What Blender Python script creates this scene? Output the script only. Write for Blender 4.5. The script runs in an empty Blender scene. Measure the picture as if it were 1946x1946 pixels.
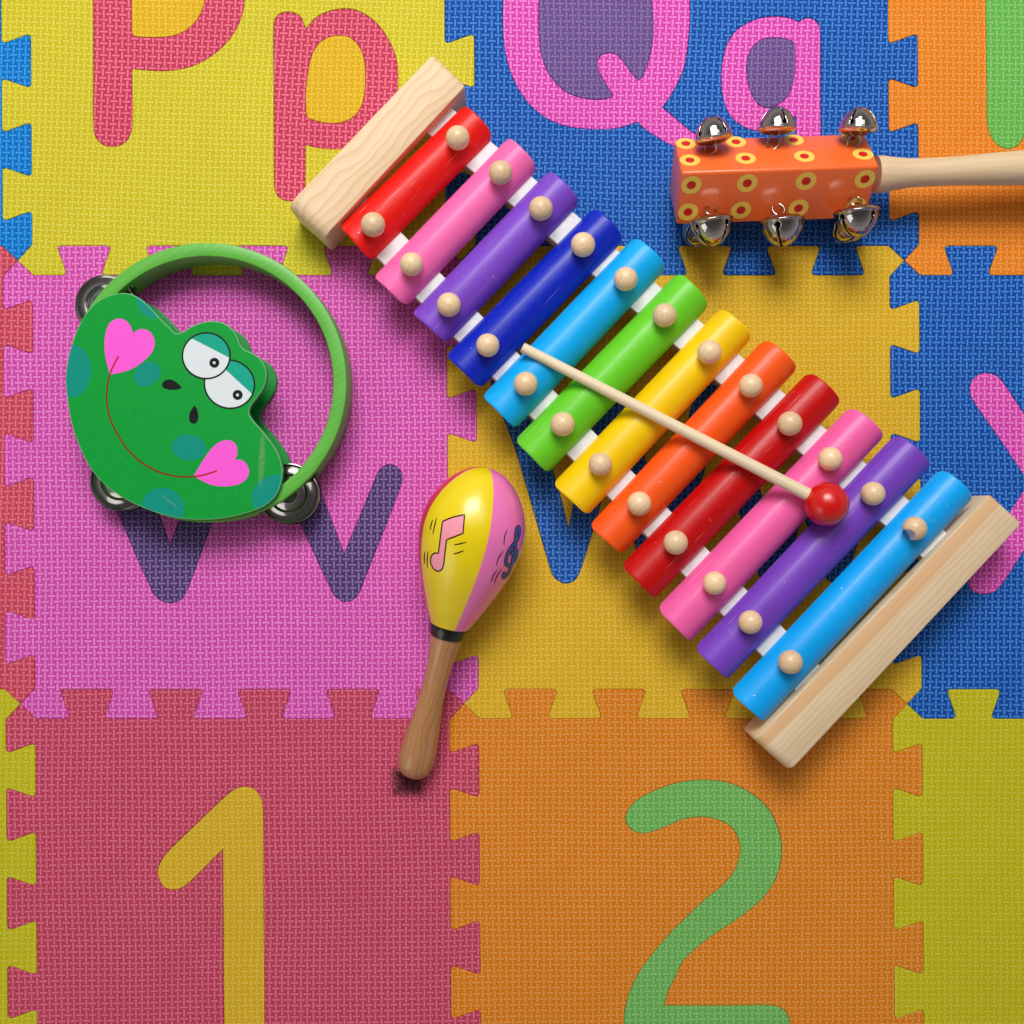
import bpy, bmesh, math, random
from mathutils import Vector, Matrix
from mathutils.geometry import tessellate_polygon

random.seed(7)
scene = bpy.context.scene
COL = scene.collection
S = 3.56e-4          # metres per photo pixel on the mat surface (a foam tile is 30 cm)
H = 0.72             # camera height above the mat
R = math.radians


def P(u, v, z=0.0):
    k = (1 - z / H) * S
    return Vector(((u - 973) * k, (973 - v) * k, z))


def lin(c):
    c = c / 255.0
    return c / 12.92 if c <= 0.04045 else ((c + 0.055) / 1.055) ** 2.4


def rgb(r, g, b, k=1.0):
    return (lin(r) * k, lin(g) * k, lin(b) * k, 1.0)


# ------------------------------------------------------------------ objects
def tag(o, label=None, cat=None, group=None, kind=None):
    if label: o['label'] = label
    if cat: o['category'] = cat
    if group: o['group'] = group
    if kind: o['kind'] = kind
    return o


def thing(name, loc, label, cat, group=None):
    o = bpy.data.objects.new(name, None)
    o.empty_display_size = 0.02
    o.location = loc
    COL.objects.link(o)
    return tag(o, label, cat, group)


def origin_of(o):
    v = Vector((0, 0, 0))
    while o is not None:
        v += o.location
        o = o.parent
    return v


def link_bm(name, bm, mats, parent=None, smooth=None, origin=None, label=None):
    """bm holds world coordinates; the mesh is stored relative to its origin"""
    if not isinstance(mats, (list, tuple)):
        mats = [mats]
    po = origin_of(parent) if parent else Vector((0, 0, 0))
    org = Vector(origin) if origin is not None else po
    bmesh.ops.translate(bm, verts=bm.verts, vec=-org)
    me = bpy.data.meshes.new(name)
    bm.to_mesh(me)
    bm.free()
    for m in mats:
        me.materials.append(m)
    if smooth is not None:
        for p in me.polygons:
            p.use_smooth = True
        me.set_sharp_from_angle(angle=R(smooth))
    o = bpy.data.objects.new(name, me)
    o.location = org - po
    if parent: o.parent = parent
    COL.objects.link(o)
    if label: o['label'] = label
    return o


# ------------------------------------------------------------------ 2D curves
def catmull(pts, sub=6, closed=True):
    """pts: (x, y) or (x, y, 1) where 1 marks a sharp corner"""
    n = len(pts)
    P2 = [Vector((p[0], p[1])) for p in pts]
    sharp = [len(p) > 2 and bool(p[2]) for p in pts]
    out = []
    rng = range(n) if closed else range(n - 1)
    for i in rng:
        p1, p2 = P2[i], P2[(i + 1) % n]
        p0 = P2[(i - 1) % n] if (closed or i > 0) else p1
        p3 = P2[(i + 2) % n] if (closed or i + 2 < n) else p2
        if sharp[i]: p0 = p1 + (p1 - p2)
        if sharp[(i + 1) % n]: p3 = p2 + (p2 - p1)
        # centripetal-ish tangents keep long/short segment joints from overshooting
        d1 = max((p2 - p1).length, 1e-9)
        d0 = max((p1 - p0).length, 1e-9)
        d2 = max((p3 - p2).length, 1e-9)
        m1 = (p2 - p0) / (d0 + d1) * d1
        m2 = (p3 - p1) / (d1 + d2) * d1
        for k in range(sub):
            t = k / sub
            h00 = 2*t**3 - 3*t**2 + 1; h10 = t**3 - 2*t**2 + t
            h01 = -2*t**3 + 3*t**2; h11 = t**3 - t**2
            out.append(p1*h00 + m1*h10 + p2*h01 + m2*h11)
    if not closed: out.append(P2[-1])
    return out


def fillet(pts, r, keep=(), seg=4):
    n = len(pts)
    out = []
    for i in range(n):
        p = Vector(pts[i]); a = Vector(pts[i-1]); b = Vector(pts[(i+1) % n])
        if i in keep:
            out.append(p); continue
        da = (a - p); db = (b - p)
        la, lb = da.length, db.length
        da.normalize(); db.normalize()
        ang = max(0.05, math.acos(max(-1, min(1, da.dot(db)))))
        if ang > 3.05:
            out.append(p); continue
        d = min(r / math.tan(ang / 2), la * 0.45, lb * 0.45)
        q0, q1 = p + da * d, p + db * d
        for k in range(seg + 1):
            t = k / seg
            out.append(q0 * (1-t)**2 + p * 2*t*(1-t) + q1 * t*t)
    return out


def area2(l):
    return 0.5 * sum(l[i].x*l[(i+1) % len(l)].y - l[(i+1) % len(l)].x*l[i].y for i in range(len(l)))


def clean(l):
    out = []
    for p in l:
        if not out or (p - out[-1]).length > 1e-6: out.append(p)
    if (out[0] - out[-1]).length < 1e-6: out.pop()
    return out


def offset(l, d):
    """move a CCW loop inward by d (outward when negative)"""
    n = len(l); out = []
    for i in range(n):
        e0 = (l[i] - l[i-1]).normalized(); e1 = (l[(i+1) % n] - l[i]).normalized()
        n0 = Vector((-e0.y, e0.x)); n1 = Vector((-e1.y, e1.x))
        m = n0 + n1
        if m.length < 0.3: m = n0
        m.normalize()
        c = max(0.5, m.dot(n0))
        out.append(l[i] + m * (d / c))
    return out


def plate_bm(loops, z0, z1, bevel, gap, bm=None, bot=True):
    """first loop = outline, others = holes (world xy).  Solid plate with a softened top edge."""
    bm = bm or bmesh.new()
    loops = [clean([Vector((p.x, p.y)) for p in l]) for l in loops]
    for i, l in enumerate(loops):
        if area2(l) < 0: l.reverse()
    def level(d, z):
        rings = []
        for i, l in enumerate(loops):
            q = offset(l, d if i == 0 else -d)
            rings.append([bm.verts.new((p.x, p.y, z)) for p in q])
        return rings
    lv = [level(gap, z0), level(gap, z1 - bevel), level(gap + bevel*0.3, z1 - bevel*0.3), level(gap + bevel, z1)]
    for a, b in zip(lv[:-1], lv[1:]):
        for i, (ra, rb) in enumerate(zip(a, b)):
            n = len(ra)
            for k in range(n):
                f = (ra[k], ra[(k+1) % n], rb[(k+1) % n], rb[k])
                bm.faces.new(f if i == 0 else f[::-1])
    def cap(rings, up):
        flat = [v for r in rings for v in r]
        for t in tessellate_polygon([[v.co for v in r] for r in rings]):
            a, b, c = (flat[k] for k in t)
            nz = (b.co - a.co).cross(c.co - a.co).z
            if abs(nz) < 1e-16: continue
            f = (a, b, c) if (nz > 0) == up else (a, c, b)
            try: bm.faces.new(f)
            except ValueError: pass
    cap(lv[-1], True)
    if bot: cap(lv[0], False)
    return bm


# ------------------------------------------------------------------ materials
def new_mat(name):
    m = bpy.data.materials.new(name)
    m.use_nodes = True
    nt = m.node_tree
    b = nt.nodes['Principled BSDF']
    return m, nt, b


def N(nt, t, **kw):
    n = nt.nodes.new(t)
    for k, v in kw.items(): setattr(n, k, v)
    return n


def math_node(nt, op, a, b=None, c=None):
    n = N(nt, 'ShaderNodeMath', operation=op)
    for i, x in enumerate((a, b, c)):
        if x is None: continue
        if isinstance(x, (int, float)): n.inputs[i].default_value = x
        else: nt.links.new(x, n.inputs[i])
    return n.outputs[0]


def mixc(nt, fac, a, b):
    n = N(nt, 'ShaderNodeMix', data_type='RGBA')
    for s, x in ((0, fac), (6, a), (7, b)):
        if isinstance(x, (int, float, tuple)): n.inputs[s].default_value = x
        else: nt.links.new(x, n.inputs[s])
    return n.outputs[2]


def noise(nt, vec, scale, detail=3, rough=0.55):
    n = N(nt, 'ShaderNodeTexNoise')
    n.inputs['Scale'].default_value = scale
    n.inputs['Detail'].default_value = detail
    n.inputs['Roughness'].default_value = rough
    if vec is not None: nt.links.new(vec, n.inputs['Vector'])
    return n.outputs['Fac']


def objco(nt):
    return N(nt, 'ShaderNodeTexCoord').outputs['Object']


def mapping(nt, vec, loc=(0, 0, 0), rot=(0, 0, 0), scale=(1, 1, 1), kind='POINT'):
    n = N(nt, 'ShaderNodeMapping', vector_type=kind)
    n.inputs['Location'].default_value = loc
    n.inputs['Rotation'].default_value = rot
    n.inputs['Scale'].default_value = scale
    nt.links.new(vec, n.inputs['Vector'])
    return n.outputs[0]


def smooth(nt, v, lo, hi, o0=0.0, o1=1.0):
    n = N(nt, 'ShaderNodeMapRange', interpolation_type='SMOOTHSTEP')
    nt.links.new(v, n.inputs[0])
    for i, x in enumerate((lo, hi, o0, o1)): n.inputs[i+1].default_value = x
    return n.outputs[0]


def bump(nt, b, height, strength, dist):
    n = N(nt, 'ShaderNodeBump')
    n.inputs['Strength'].default_value = strength
    n.inputs['Distance'].default_value = dist
    nt.links.new(height, n.inputs['Height'])
    nt.links.new(n.outputs[0], b.inputs['Normal'])


def weave_group():
    g = bpy.data.node_groups.new('woven emboss', 'ShaderNodeTree')
    g.interface.new_socket('Vector', in_out='INPUT', socket_type='NodeSocketVector')
    g.interface.new_socket('Height', in_out='OUTPUT', socket_type='NodeSocketFloat')
    gi = g.nodes.new('NodeGroupInput'); go = g.nodes.new('NodeGroupOutput')
    sep = g.nodes.new('ShaderNodeSeparateXYZ')
    g.links.new(gi.outputs[0], sep.inputs[0])
    X, Y = sep.outputs[0], sep.outputs[1]
    px, py = 11.75, 10.9
    def bar(cx, cy, horiz):
        dx = math_node(g, 'ABSOLUTE', math_node(g, 'WRAP', math_node(g, 'SUBTRACT', X, cx), px, -px))
        dy = math_node(g, 'ABSOLUTE', math_node(g, 'WRAP', math_node(g, 'SUBTRACT', Y, cy), py, -py))
        if horiz: dx = math_node(g, 'MAXIMUM', math_node(g, 'SUBTRACT', dx, 5.3), 0.0)
        else: dy = math_node(g, 'MAXIMUM', math_node(g, 'SUBTRACT', dy, 5.2), 0.0)
        d = math_node(g, 'SQRT', math_node(g, 'ADD', math_node(g, 'MULTIPLY', dx, dx), math_node(g, 'MULTIPLY', dy, dy)))
        return smooth(g, d, 0.9, 3.0, 1.0, 0.0)
    m = None
    for cx, cy, h in ((0, 0, 1), (px, py, 1), (px, 0, 0), (0, py, 0)):
        k = bar(cx, cy, h)
        m = k if m is None else math_node(g, 'MAXIMUM', m, k)
    g.links.new(m, go.inputs[0])
    return g


WEAVE = weave_group()


def foam(name, base, ridge, rot=0.0, shift=(0, 0)):
    m, nt, b = new_mat(name)
    co = objco(nt)
    wob = noise(nt, co, 9.0, 1)
    v = mapping(nt, co, loc=(shift[0], shift[1], 0), rot=(0, 0, R(rot)), scale=(1/S, 1/S, 1/S))
    # foam is a little stretched here and there: bend the weave by a fraction of a thread
    off = N(nt, 'ShaderNodeVectorMath', operation='ADD')
    comb = N(nt, 'ShaderNodeCombineXYZ')
    nt.links.new(math_node(nt, 'MULTIPLY', wob, 16.0), comb.inputs[0])
    nt.links.new(math_node(nt, 'MULTIPLY', wob, -12.0), comb.inputs[1])
    nt.links.new(v, off.inputs[0]); nt.links.new(comb.outputs[0], off.inputs[1])
    g = N(nt, 'ShaderNodeGroup'); g.node_tree = WEAVE
    nt.links.new(off.outputs[0], g.inputs[0])
    h = g.outputs[0]
    fine = noise(nt, co, 900.0, 2)
    worn = noise(nt, co, 60.0, 3)  # random strength for the painted ridge tone
    fac = math_node(nt, 'MULTIPLY', h, math_node(nt, 'ADD', 0.64, math_node(nt, 'MULTIPLY', worn, 0.5)))
    c = mixc(nt, fac, base, ridge)  # paler ridges and darker recesses put the weave's shading into the colour
    hsv = N(nt, 'ShaderNodeHueSaturation')
    nt.links.new(c, hsv.inputs['Color'])
    blot = noise(nt, co, 14.0, 4)
    nt.links.new(math_node(nt, 'ADD', 0.90, math_node(nt, 'MULTIPLY', math_node(nt, 'ADD', fine, blot), 0.1)), hsv.inputs['Value'])
    # a little grime and dust lying in the weave
    sp_ = noise(nt, co, 420.0, 1, 0.4)
    speck = math_node(nt, 'MULTIPLY', smooth(nt, sp_, 0.775, 0.80), 0.35)
    lintn = math_node(nt, 'MULTIPLY', smooth(nt, noise(nt, mapping(nt, co, rot=(0, 0, R(33)), scale=(240, 1100, 500)), 1.0, 1, 0.4), 0.80, 0.83), 0.3)
    cc_ = mixc(nt, speck, hsv.outputs[0], (0.05, 0.04, 0.035, 1))
    cc_ = mixc(nt, lintn, cc_, (0.6, 0.58, 0.55, 1))
    nt.links.new(cc_, b.inputs['Base Color'])
    b.inputs['Roughness'].default_value = 0.7
    b.inputs['Specular IOR Level'].default_value = 0.14
    dents = noise(nt, co, 38.0, 2)
    hh = math_node(nt, 'ADD', h, math_node(nt, 'MULTIPLY', dents, 2.2))
    bump(nt, b, hh, 0.28, 0.00035)
    return m


def paint(name, col, rough=0.3, coat=0.25, scratch=0.5, fleck=0.0, spec=0.5, lines=0.0, angle=46.0, coat_rough=0.12):
    m, nt, b = new_mat(name)
    co = objco(nt)
    n1 = noise(nt, co, 35.0, 4)
    n2 = noise(nt, co, 1500.0, 2)
    c = mixc(nt, smooth(nt, n1, 0.3, 0.75), tuple(x * 0.95 for x in col[:3]) + (1,), col)
    if fleck:
        f = noise(nt, co, 620.0, 1, 0.4)
        fm = math_node(nt, 'MULTIPLY', smooth(nt, f, 0.76, 0.79), smooth(nt, noise(nt, co, 40.0, 2), 0.5, 0.62))
        c = mixc(nt, math_node(nt, 'MULTIPLY', fm, fleck), c, (0.75, 0.72, 0.68, 1))
    if lines:     # hairline scratches and rubbed paint
        v1 = mapping(nt, mapping(nt, co, rot=(0, 0, -R(angle))), scale=(38, 1500, 400))
        s1 = smooth(nt, noise(nt, v1, 1.0, 1, 0.4), 0.70, 0.76)
        v2 = mapping(nt, mapping(nt, co, rot=(0, 0, -R(angle + 68))), scale=(110, 1700, 400))
        s2 = smooth(nt, noise(nt, v2, 1.0, 1, 0.4), 0.76, 0.80)
        msk = smooth(nt, noise(nt, co, 26.0, 2), 0.42, 0.62)
        sc = math_node(nt, 'MULTIPLY', math_node(nt, 'MULTIPLY', math_node(nt, 'MAXIMUM', s1, s2), msk), lines)
        c = mixc(nt, sc, c, tuple(min(1, 0.55 + 0.45 * x) for x in col[:3]) + (1,))
        rub = math_node(nt, 'MULTIPLY', smooth(nt, noise(nt, co, 75.0, 5, 0.7), 0.60, 0.72), lines * 0.35)
        c = mixc(nt, rub, c, tuple(x * 0.72 for x in col[:3]) + (1,))
    nt.links.new(c, b.inputs['Base Color'])
    nt.links.new(math_node(nt, 'ADD', rough - 0.05, math_node(nt, 'MULTIPLY', n1, 0.12)), b.inputs['Roughness'])
    b.inputs['Specular IOR Level'].default_value = spec
    b.inputs['Coat Weight'].default_value = coat
    b.inputs['Coat Roughness'].default_value = coat_rough
    bump(nt, b, math_node(nt, 'ADD', n2, math_node(nt, 'MULTIPLY', n1, 2.0)), 0.08 * scratch * 2, 0.0002)
    return m


def flat(name, col, rough=0.4, spec=0.22):
    m, nt, b = new_mat(name)
    n = noise(nt, objco(nt), 700.0, 2)
    nt.links.new(mixc(nt, n, tuple(x * 0.93 for x in col[:3]) + (1,), tuple(min(1, x * 1.05) for x in col[:3]) + (1,)), b.inputs['Base Color'])
    b.inputs['Roughness'].default_value = rough
    b.inputs['Specular IOR Level'].default_value = spec
    return m


def wood(name, light, dark, angle=0.0, period=0.005, contrast=0.8, rough=0.5, coat=0.0, vary=0.0, stretch=0.06, knot=2.0, band=None, sway=0.0):
    """grain runs along the direction `angle` (degrees from +x)"""
    m, nt, b = new_mat(name)
    co = objco(nt)
    if vary:      # every copy is cut from another piece of wood
        oi = N(nt, 'ShaderNodeObjectInfo')
        sh_ = N(nt, 'ShaderNodeVectorMath', operation='ADD')
        cr_ = N(nt, 'ShaderNodeCombineXYZ')
        for k_ in range(3): nt.links.new(oi.outputs['Random'], cr_.inputs[k_])
        nt.links.new(co, sh_.inputs[0]); nt.links.new(cr_.outputs[0], sh_.inputs[1])
        co = sh_.outputs[0]
    v = mapping(nt, co, rot=(0, 0, -R(angle)))
    v = mapping(nt, v, scale=(stretch / period, 1 / period, 0.6 / period))
    if sway:
        nv = noise(nt, mapping(nt, v, scale=(1.3, 0.28, 0.3)), 1.0, 1)
        cb = N(nt, 'ShaderNodeCombineXYZ')
        nt.links.new(math_node(nt, 'MULTIPLY', math_node(nt, 'SUBTRACT', nv, 0.5), sway), cb.inputs[1])
        ad = N(nt, 'ShaderNodeVectorMath', operation='ADD')
        nt.links.new(v, ad.inputs[0]); nt.links.new(cb.outputs[0], ad.inputs[1])
        v = ad.outputs[0]
    w = N(nt, 'ShaderNodeTexWave', wave_type='BANDS', bands_direction='Y', wave_profile='SAW')
    w.inputs['Scale'].default_value = 0.31416
    w.inputs['Distortion'].default_value = knot
    w.inputs['Detail'].default_value = 2.0
    w.inputs['Detail Scale'].default_value = 0.6
    nt.links.new(v, w.inputs['Vector'])
    v2 = mapping(nt, co, rot=(0, 0, -R(angle)))
    v2 = mapping(nt, v2, scale=(25, 900, 900))
    fib = noise(nt, v2, 1.0, 3)
    big = noise(nt, mapping(nt, v, scale=(0.3, 0.35, 0.35)), 1.0, 2)
    f = math_node(nt, 'MULTIPLY', math_node(nt, 'POWER', w.outputs['Fac'], 2.2), contrast)
    f = math_node(nt, 'ADD', f, math_node(nt, 'MULTIPLY', math_node(nt, 'SUBTRACT', fib, 0.5), 0.45))
    f = math_node(nt, 'ADD', f, math_node(nt, 'MULTIPLY', math_node(nt, 'SUBTRACT', big, 0.5), 0.7))
    cl = N(nt, 'ShaderNodeClamp'); nt.links.new(f, cl.inputs[0])
    c = mixc(nt, cl.outputs[0], light, dark)
    if band:      # a broad streak of darker heartwood along one edge
        v3 = mapping(nt, co, rot=(0, 0, -R(angle)))
        sp_ = N(nt, 'ShaderNodeSeparateXYZ'); nt.links.new(v3, sp_.inputs[0])
        yy = math_node(nt, 'ADD', sp_.outputs[1], math_node(nt, 'MULTIPLY', math_node(nt, 'SUBTRACT', big, 0.5), 0.004))
        e = math_node(nt, 'MULTIPLY', smooth(nt, yy, band[0] - 0.0012, band[0] + 0.0006), smooth(nt, yy, band[1] - 0.0008, band[1] + 0.0008, 1.0, 0.0))
        c = mixc(nt, math_node(nt, 'MULTIPLY', e, 0.6), c, band[2])
    if vary:
        oi = N(nt, 'ShaderNodeObjectInfo')
        hs = N(nt, 'ShaderNodeHueSaturation')
        nt.links.new(c, hs.inputs['Color'])
        nt.links.new(math_node(nt, 'ADD', 1 - vary / 2, math_node(nt, 'MULTIPLY', oi.outputs['Random'], vary)), hs.inputs['Value'])
        c = hs.outputs[0]
    nt.links.new(c, b.inputs['Base Color'])
    b.inputs['Roughness'].default_value = rough
    b.inputs['Coat Weight'].default_value = coat
    b.inputs['Coat Roughness'].default_value = 0.2
    bump(nt, b, fib, 0.12, 0.0003)
    return m


def metal(name, col, rough=0.1):
    m, nt, b = new_mat(name)
    co = objco(nt)
    n = noise(nt, co, 120.0, 4)
    nt.links.new(mixc(nt, n, tuple(x * 0.75 for x in col[:3]) + (1,), col), b.inputs['Base Color'])
    b.inputs['Metallic'].default_value = 1.0
    nt.links.new(math_node(nt, 'ADD', rough * 0.6, math_node(nt, 'MULTIPLY', n, rough * 0.8)), b.inputs['Roughness'])
    bump(nt, b, noise(nt, co, 260.0, 2), 0.06, 0.0006)
    return m


# ------------------------------------------------------------------ foam tiles
STEP, DEPTH = 843.0, 28.0


def node(i, j):
    y = 495 + STEP * j
    return Vector((33 + STEP * i + 0.0065 * (y - 495), y))


def edge(a, b, first):
    """zigzag of dovetail teeth from node a to node b; `first` is the side the first half tooth leans to"""
    d = (b - a) / STEP
    n = Vector((-d.y, d.x))
    pts = [(0, 0), (30, first * DEPTH)]
    s = first
    for k in range(1, 10):
        t = STEP / 10 * k
        pts += [(t + 10, s * DEPTH), (t - 10, -s * DEPTH)]
        s = -s
    pts += [(STEP - 30, s * DEPTH), (STEP, 0)]
    return [a + d * t + n * w for t, w in pts]


def tile_loop(i, j):
    # perpendicular of +x is +y(down), of +y is -x : both edges start on that side
    top = edge(node(i, j), node(i+1, j), 1)
    right = edge(node(i+1, j), node(i+1, j+1), 1)
    bottom = edge(node(i, j+1), node(i+1, j+1), 1)[::-1]
    left = edge(node(i, j), node(i, j+1), 1)[::-1]
    pts = top[:-1] + right[:-1] + bottom[:-1] + left[:-1]
    n = len(top) - 1
    return fillet(pts, 7.5, keep=(0, n, 2*n, 3*n))


def stroke_loop(a, b, w0, w1=None, seg=10):
    """capsule from a to b"""
    w1 = w1 or w0
    a, b = Vector(a), Vector(b)
    d = (b - a).normalized(); n = Vector((-d.y, d.x))
    out = []
    for k in range(seg + 1):
        t = math.pi * k / seg
        out.append(b + n * (w1/2 * math.cos(t)) + d * (w1/2 * math.sin(t)))
    for k in range(seg + 1):
        t = math.pi * k / seg
        out.append(a - n * (w0/2 * math.cos(t)) - d * (w0/2 * math.sin(t)))
    return out


LET = {}
LET['P'] = catmull([(177, -180), (177, 150), (178, 249), (185, 266), (198.5, 276), (215, 278.6), (232, 274), (244, 262.5), (250.7, 242), (250.7, 131, 1),
    (313, 134.5), (357, 128), (394, 111), (424, 87.5), (447.5, 57), (461, 23.5), (465, -10), (464, -60), (450, -115), (420, -165), (375, -200), (310, -216), (230, -217), (195, -214), (180, -200)])
LET['Pc'] = catmull([(250, 58), (252, 66), (259, 69.5), (303, 70.7), (336, 65.6), (363, 50), (380, 27), (387, 7), (389, -15), (388, -50), (378, -90), (350, -125), (310, -141), (258, -144), (251, -140), (250, -132)])
LET['p'] = catmull([(520, 46), (523, 35), (531.6, 26), (548.5, 22.5), (565, 27), (573.7, 35), (579, 50), (583, 54, 1), (589, 45), (602, 32), (622.5, 22), (650, 16.5), (670, 17.5), (690, 25), (714, 42), (732.5, 65.6), (746, 91), (754, 118), (756.5, 145),
    (754, 180), (742, 225), (718, 258), (685, 277), (644, 283), (605, 281), (580.5, 275, 1), (580, 340), (579, 360), (570, 376), (549, 382), (530, 375), (522, 358), (521, 330), (520, 150)])
LET['pc'] = catmull([(581, 174.5), (582, 218), (586, 224.5), (614.5, 232.6), (637, 234), (659, 229.5), (678, 215.5), (689, 195), (694, 165), (694, 128), (690, 105), (682, 87.5), (667, 72), (650, 67), (629, 69), (609, 79), (595.5, 97.6), (587, 124.5)])
LET['Q'] = catmull([(955.5, 33.6), (958, 84), (966, 124.5), (983, 165), (1006.7, 198.5), (1040, 225.4), (1080.7, 240.6), (1134.5, 245.6), (1175, 243), (1211, 232, 1), (1235.5, 252), (1279, 277.6), (1305, 288), (1326, 284), (1334, 272), (1328, 259), (1313, 249),
    (1289, 229), (1259, 203.6, 1), (1272.5, 185), (1289, 155), (1301, 124.5), (1308, 80), (1311.5, 30), (1308, -30), (1290, -100), (1255, -158), (1200, -195), (1134, -206), (1068, -195), (1012, -158), (976, -100), (959, -30)])
LET['Qc'] = catmull([(1023.5, 33.6), (1025, 77.4), (1030, 107.7), (1040, 134.6), (1057, 158), (1077, 175), (1104, 185), (1134.5, 189), (1154.7, 186.7), (1165, 181.7, 1), (1151, 158), (1138, 134.6), (1135.5, 117.8), (1141, 106), (1158, 100), (1175, 106), (1188, 121), (1202, 141), (1213.6, 152.4, 1),
    (1222, 144.7), (1234, 111), (1240.5, 77.4), (1242, 43.7), (1238, 0), (1228, -60), (1205, -115), (1170, -145), (1134, -152), (1095, -145), (1060, -115), (1038, -60), (1026, -10)])
LET['q'] = catmull([(1464, 31), (1498, 33), (1518, 41, 1), (1531.5, 34.3), (1545, 36), (1556, 45.4), (1559, 57), (1559.5, 150), (1560, 350), (1554, 372), (1536, 383), (1520, 374), (1514.5, 350), (1513.5, 250), (1512.5, 218, 1), (1496, 237), (1470, 248),
    (1441, 249), (1420.5, 244), (1400, 232), (1385, 215), (1375, 188), (1371, 151), (1373, 118), (1382, 84), (1400, 57), (1430.6, 38.7)])
LET['qc'] = catmull([(1471, 71), (1498, 74.7), (1508.7, 81), (1511, 91), (1510.7, 134.6), (1506, 161.5), (1498, 181.7), (1484, 195), (1464, 204.6), (1447, 202), (1434, 188), (1424, 165), (1419, 134.6), (1421, 111), (1430.6, 89), (1447, 75.7)])
LET['R'] = catmull([(1874, -180), (1876, 218), (1878, 240), (1883, 258), (1895, 274), (1915, 282.6), (1933, 277), (1945, 262), (1949, 240), (1949, 105, 1), (1995, 103, 1), (2090, 255), (2110, 276), (2135, 281), (2158, 268), (2165, 245), (2155, 222), (2078, 92, 1),
    (2120, 62), (2152, 12), (2163, -45), (2150, -110), (2110, -175), (2040, -210), (1960, -217), (1900, -216), (1880, -205)])
LET['Rc'] = catmull([(1949, -140, 1), (2040, -138), (2080, -110), (2092, -60), (2080, 0), (2040, 30), (1949, 35, 1)])
LET['V'] = catmull([(289, 1125), (303, 1140), (321, 1146), (340, 1142), (353, 1126.6), (400, 1002), (486, 778), (482, 752), (462, 742), (436, 748), (424, 770), (338, 994), (323, 1034, 1), (303, 978.6), (216, 772), (200, 752), (174, 748), (150, 760), (148, 788), (222, 970)])
LET['v'] = catmull([(629, 1121.6), (636, 1133), (650, 1143), (667, 1142), (678.6, 1132.6), (687, 1116), (762.7, 920.7), (764.4, 905.5), (757.7, 890), (739, 883), (722, 892), (713, 910.5), (680, 990), (654, 1054, 1), (616, 952), (600, 912), (585, 895), (560, 890), (542, 905), (543, 925), (572, 997)])
def vee(xs, top, bot, w, slope):
    pass
LET['W'] = catmull([(978, 850), (1047, 1085.5), (1055, 1099), (1072, 1109), (1091, 1104), (1102.5, 1085.5), (1128, 1005), (1164, 880, 1), (1206, 1031), (1222, 1085), (1232, 1102), (1250, 1109), (1268, 1102), (1278, 1085), (1385, 740), (1386, 705), (1366, 690), (1343, 698), (1330, 722), (1256, 975, 1), (1200, 780), (1186, 735), (1162, 718), (1138, 735), (1126, 775), (1081, 1003, 1), (1052, 897), (992, 712), (975, 694), (950, 694), (934, 712), (936, 740)])
LET['w'] = catmull([(1388, 905), (1440, 1085), (1448, 1102), (1464, 1109), (1482, 1102), (1490, 1085), (1527, 980, 1), (1564, 1085), (1573, 1102), (1590, 1109), (1606, 1102), (1614, 1085), (1664, 912), (1660, 890), (1640, 882), (1622, 895), (1590, 1010, 1), (1552, 910), (1540, 892), (1524, 886), (1510, 893), (1500, 912), (1466, 1010, 1), (1434, 900), (1420, 884), (1400, 884)])
LET['X'] = catmull([(1848, 758), (1844, 737), (1851, 719), (1868, 709), (1888, 711), (1902, 720), (1946, 785), (1997, 856, 1), (2092, 722), (2112, 710), (2134, 712), (2148, 730), (2144, 756), (2044, 913, 1), (2146, 1080), (2148, 1106), (2134, 1126), (2110, 1128), (2090, 1114), (1998, 972, 1), (1946, 1047.5), (1895, 1121.5), (1871, 1129), (1851, 1125), (1841, 1113), (1846, 1090), (1900, 1003), (1956, 918, 1), (1900, 834)])
LET['1'] = catmull([(299, 1659), (303, 1642.6), (316, 1622), (370, 1569), (427, 1514.7), (447.5, 1499.6), (466, 1495), (484.5, 1501), (496, 1518), (499.7, 1538), (501, 1700), (502.5, 1960), (498, 1990), (482, 2003), (460, 2006), (440, 2000), (429, 1985), (425.6, 1950), (424, 1750), (423, 1614.5, 1), (385, 1653), (357, 1679.6), (340, 1690), (323, 1691), (308, 1683)])
LET['2'] = catmull([(1189, 1555), (1195, 1538), (1215, 1518), (1256, 1498), (1298, 1486), (1346.5, 1482.7), (1390, 1489.5), (1430.6, 1509.7), (1461, 1538), (1479, 1575), (1486, 1612), (1481, 1652.7), (1464, 1689.7), (1437, 1720), (1397, 1750), (1346.5, 1784), (1316, 1809), (1296, 1831), (1282.5, 1860), (1269, 1888), (1263, 1911, 1),
    (1380, 1911.5), (1464, 1911), (1488, 1918.5), (1499.6, 1935), (1501, 1955), (1494, 1972), (1470, 1983), (1330, 1985), (1215, 1985), (1195, 1978), (1187, 1962), (1185.7, 1946), (1188, 1918.5), (1197, 1885), (1215, 1848), (1242, 1811), (1270, 1778), (1297, 1751), (1336, 1713), (1373, 1683), (1397, 1652.7), (1407, 1619), (1403.7, 1595.5), (1390, 1572), (1363, 1558), (1333, 1553), (1297, 1558), (1272.5, 1568.5), (1242, 1580), (1222, 1584), (1205, 1580), (1193, 1568.5)])

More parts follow.
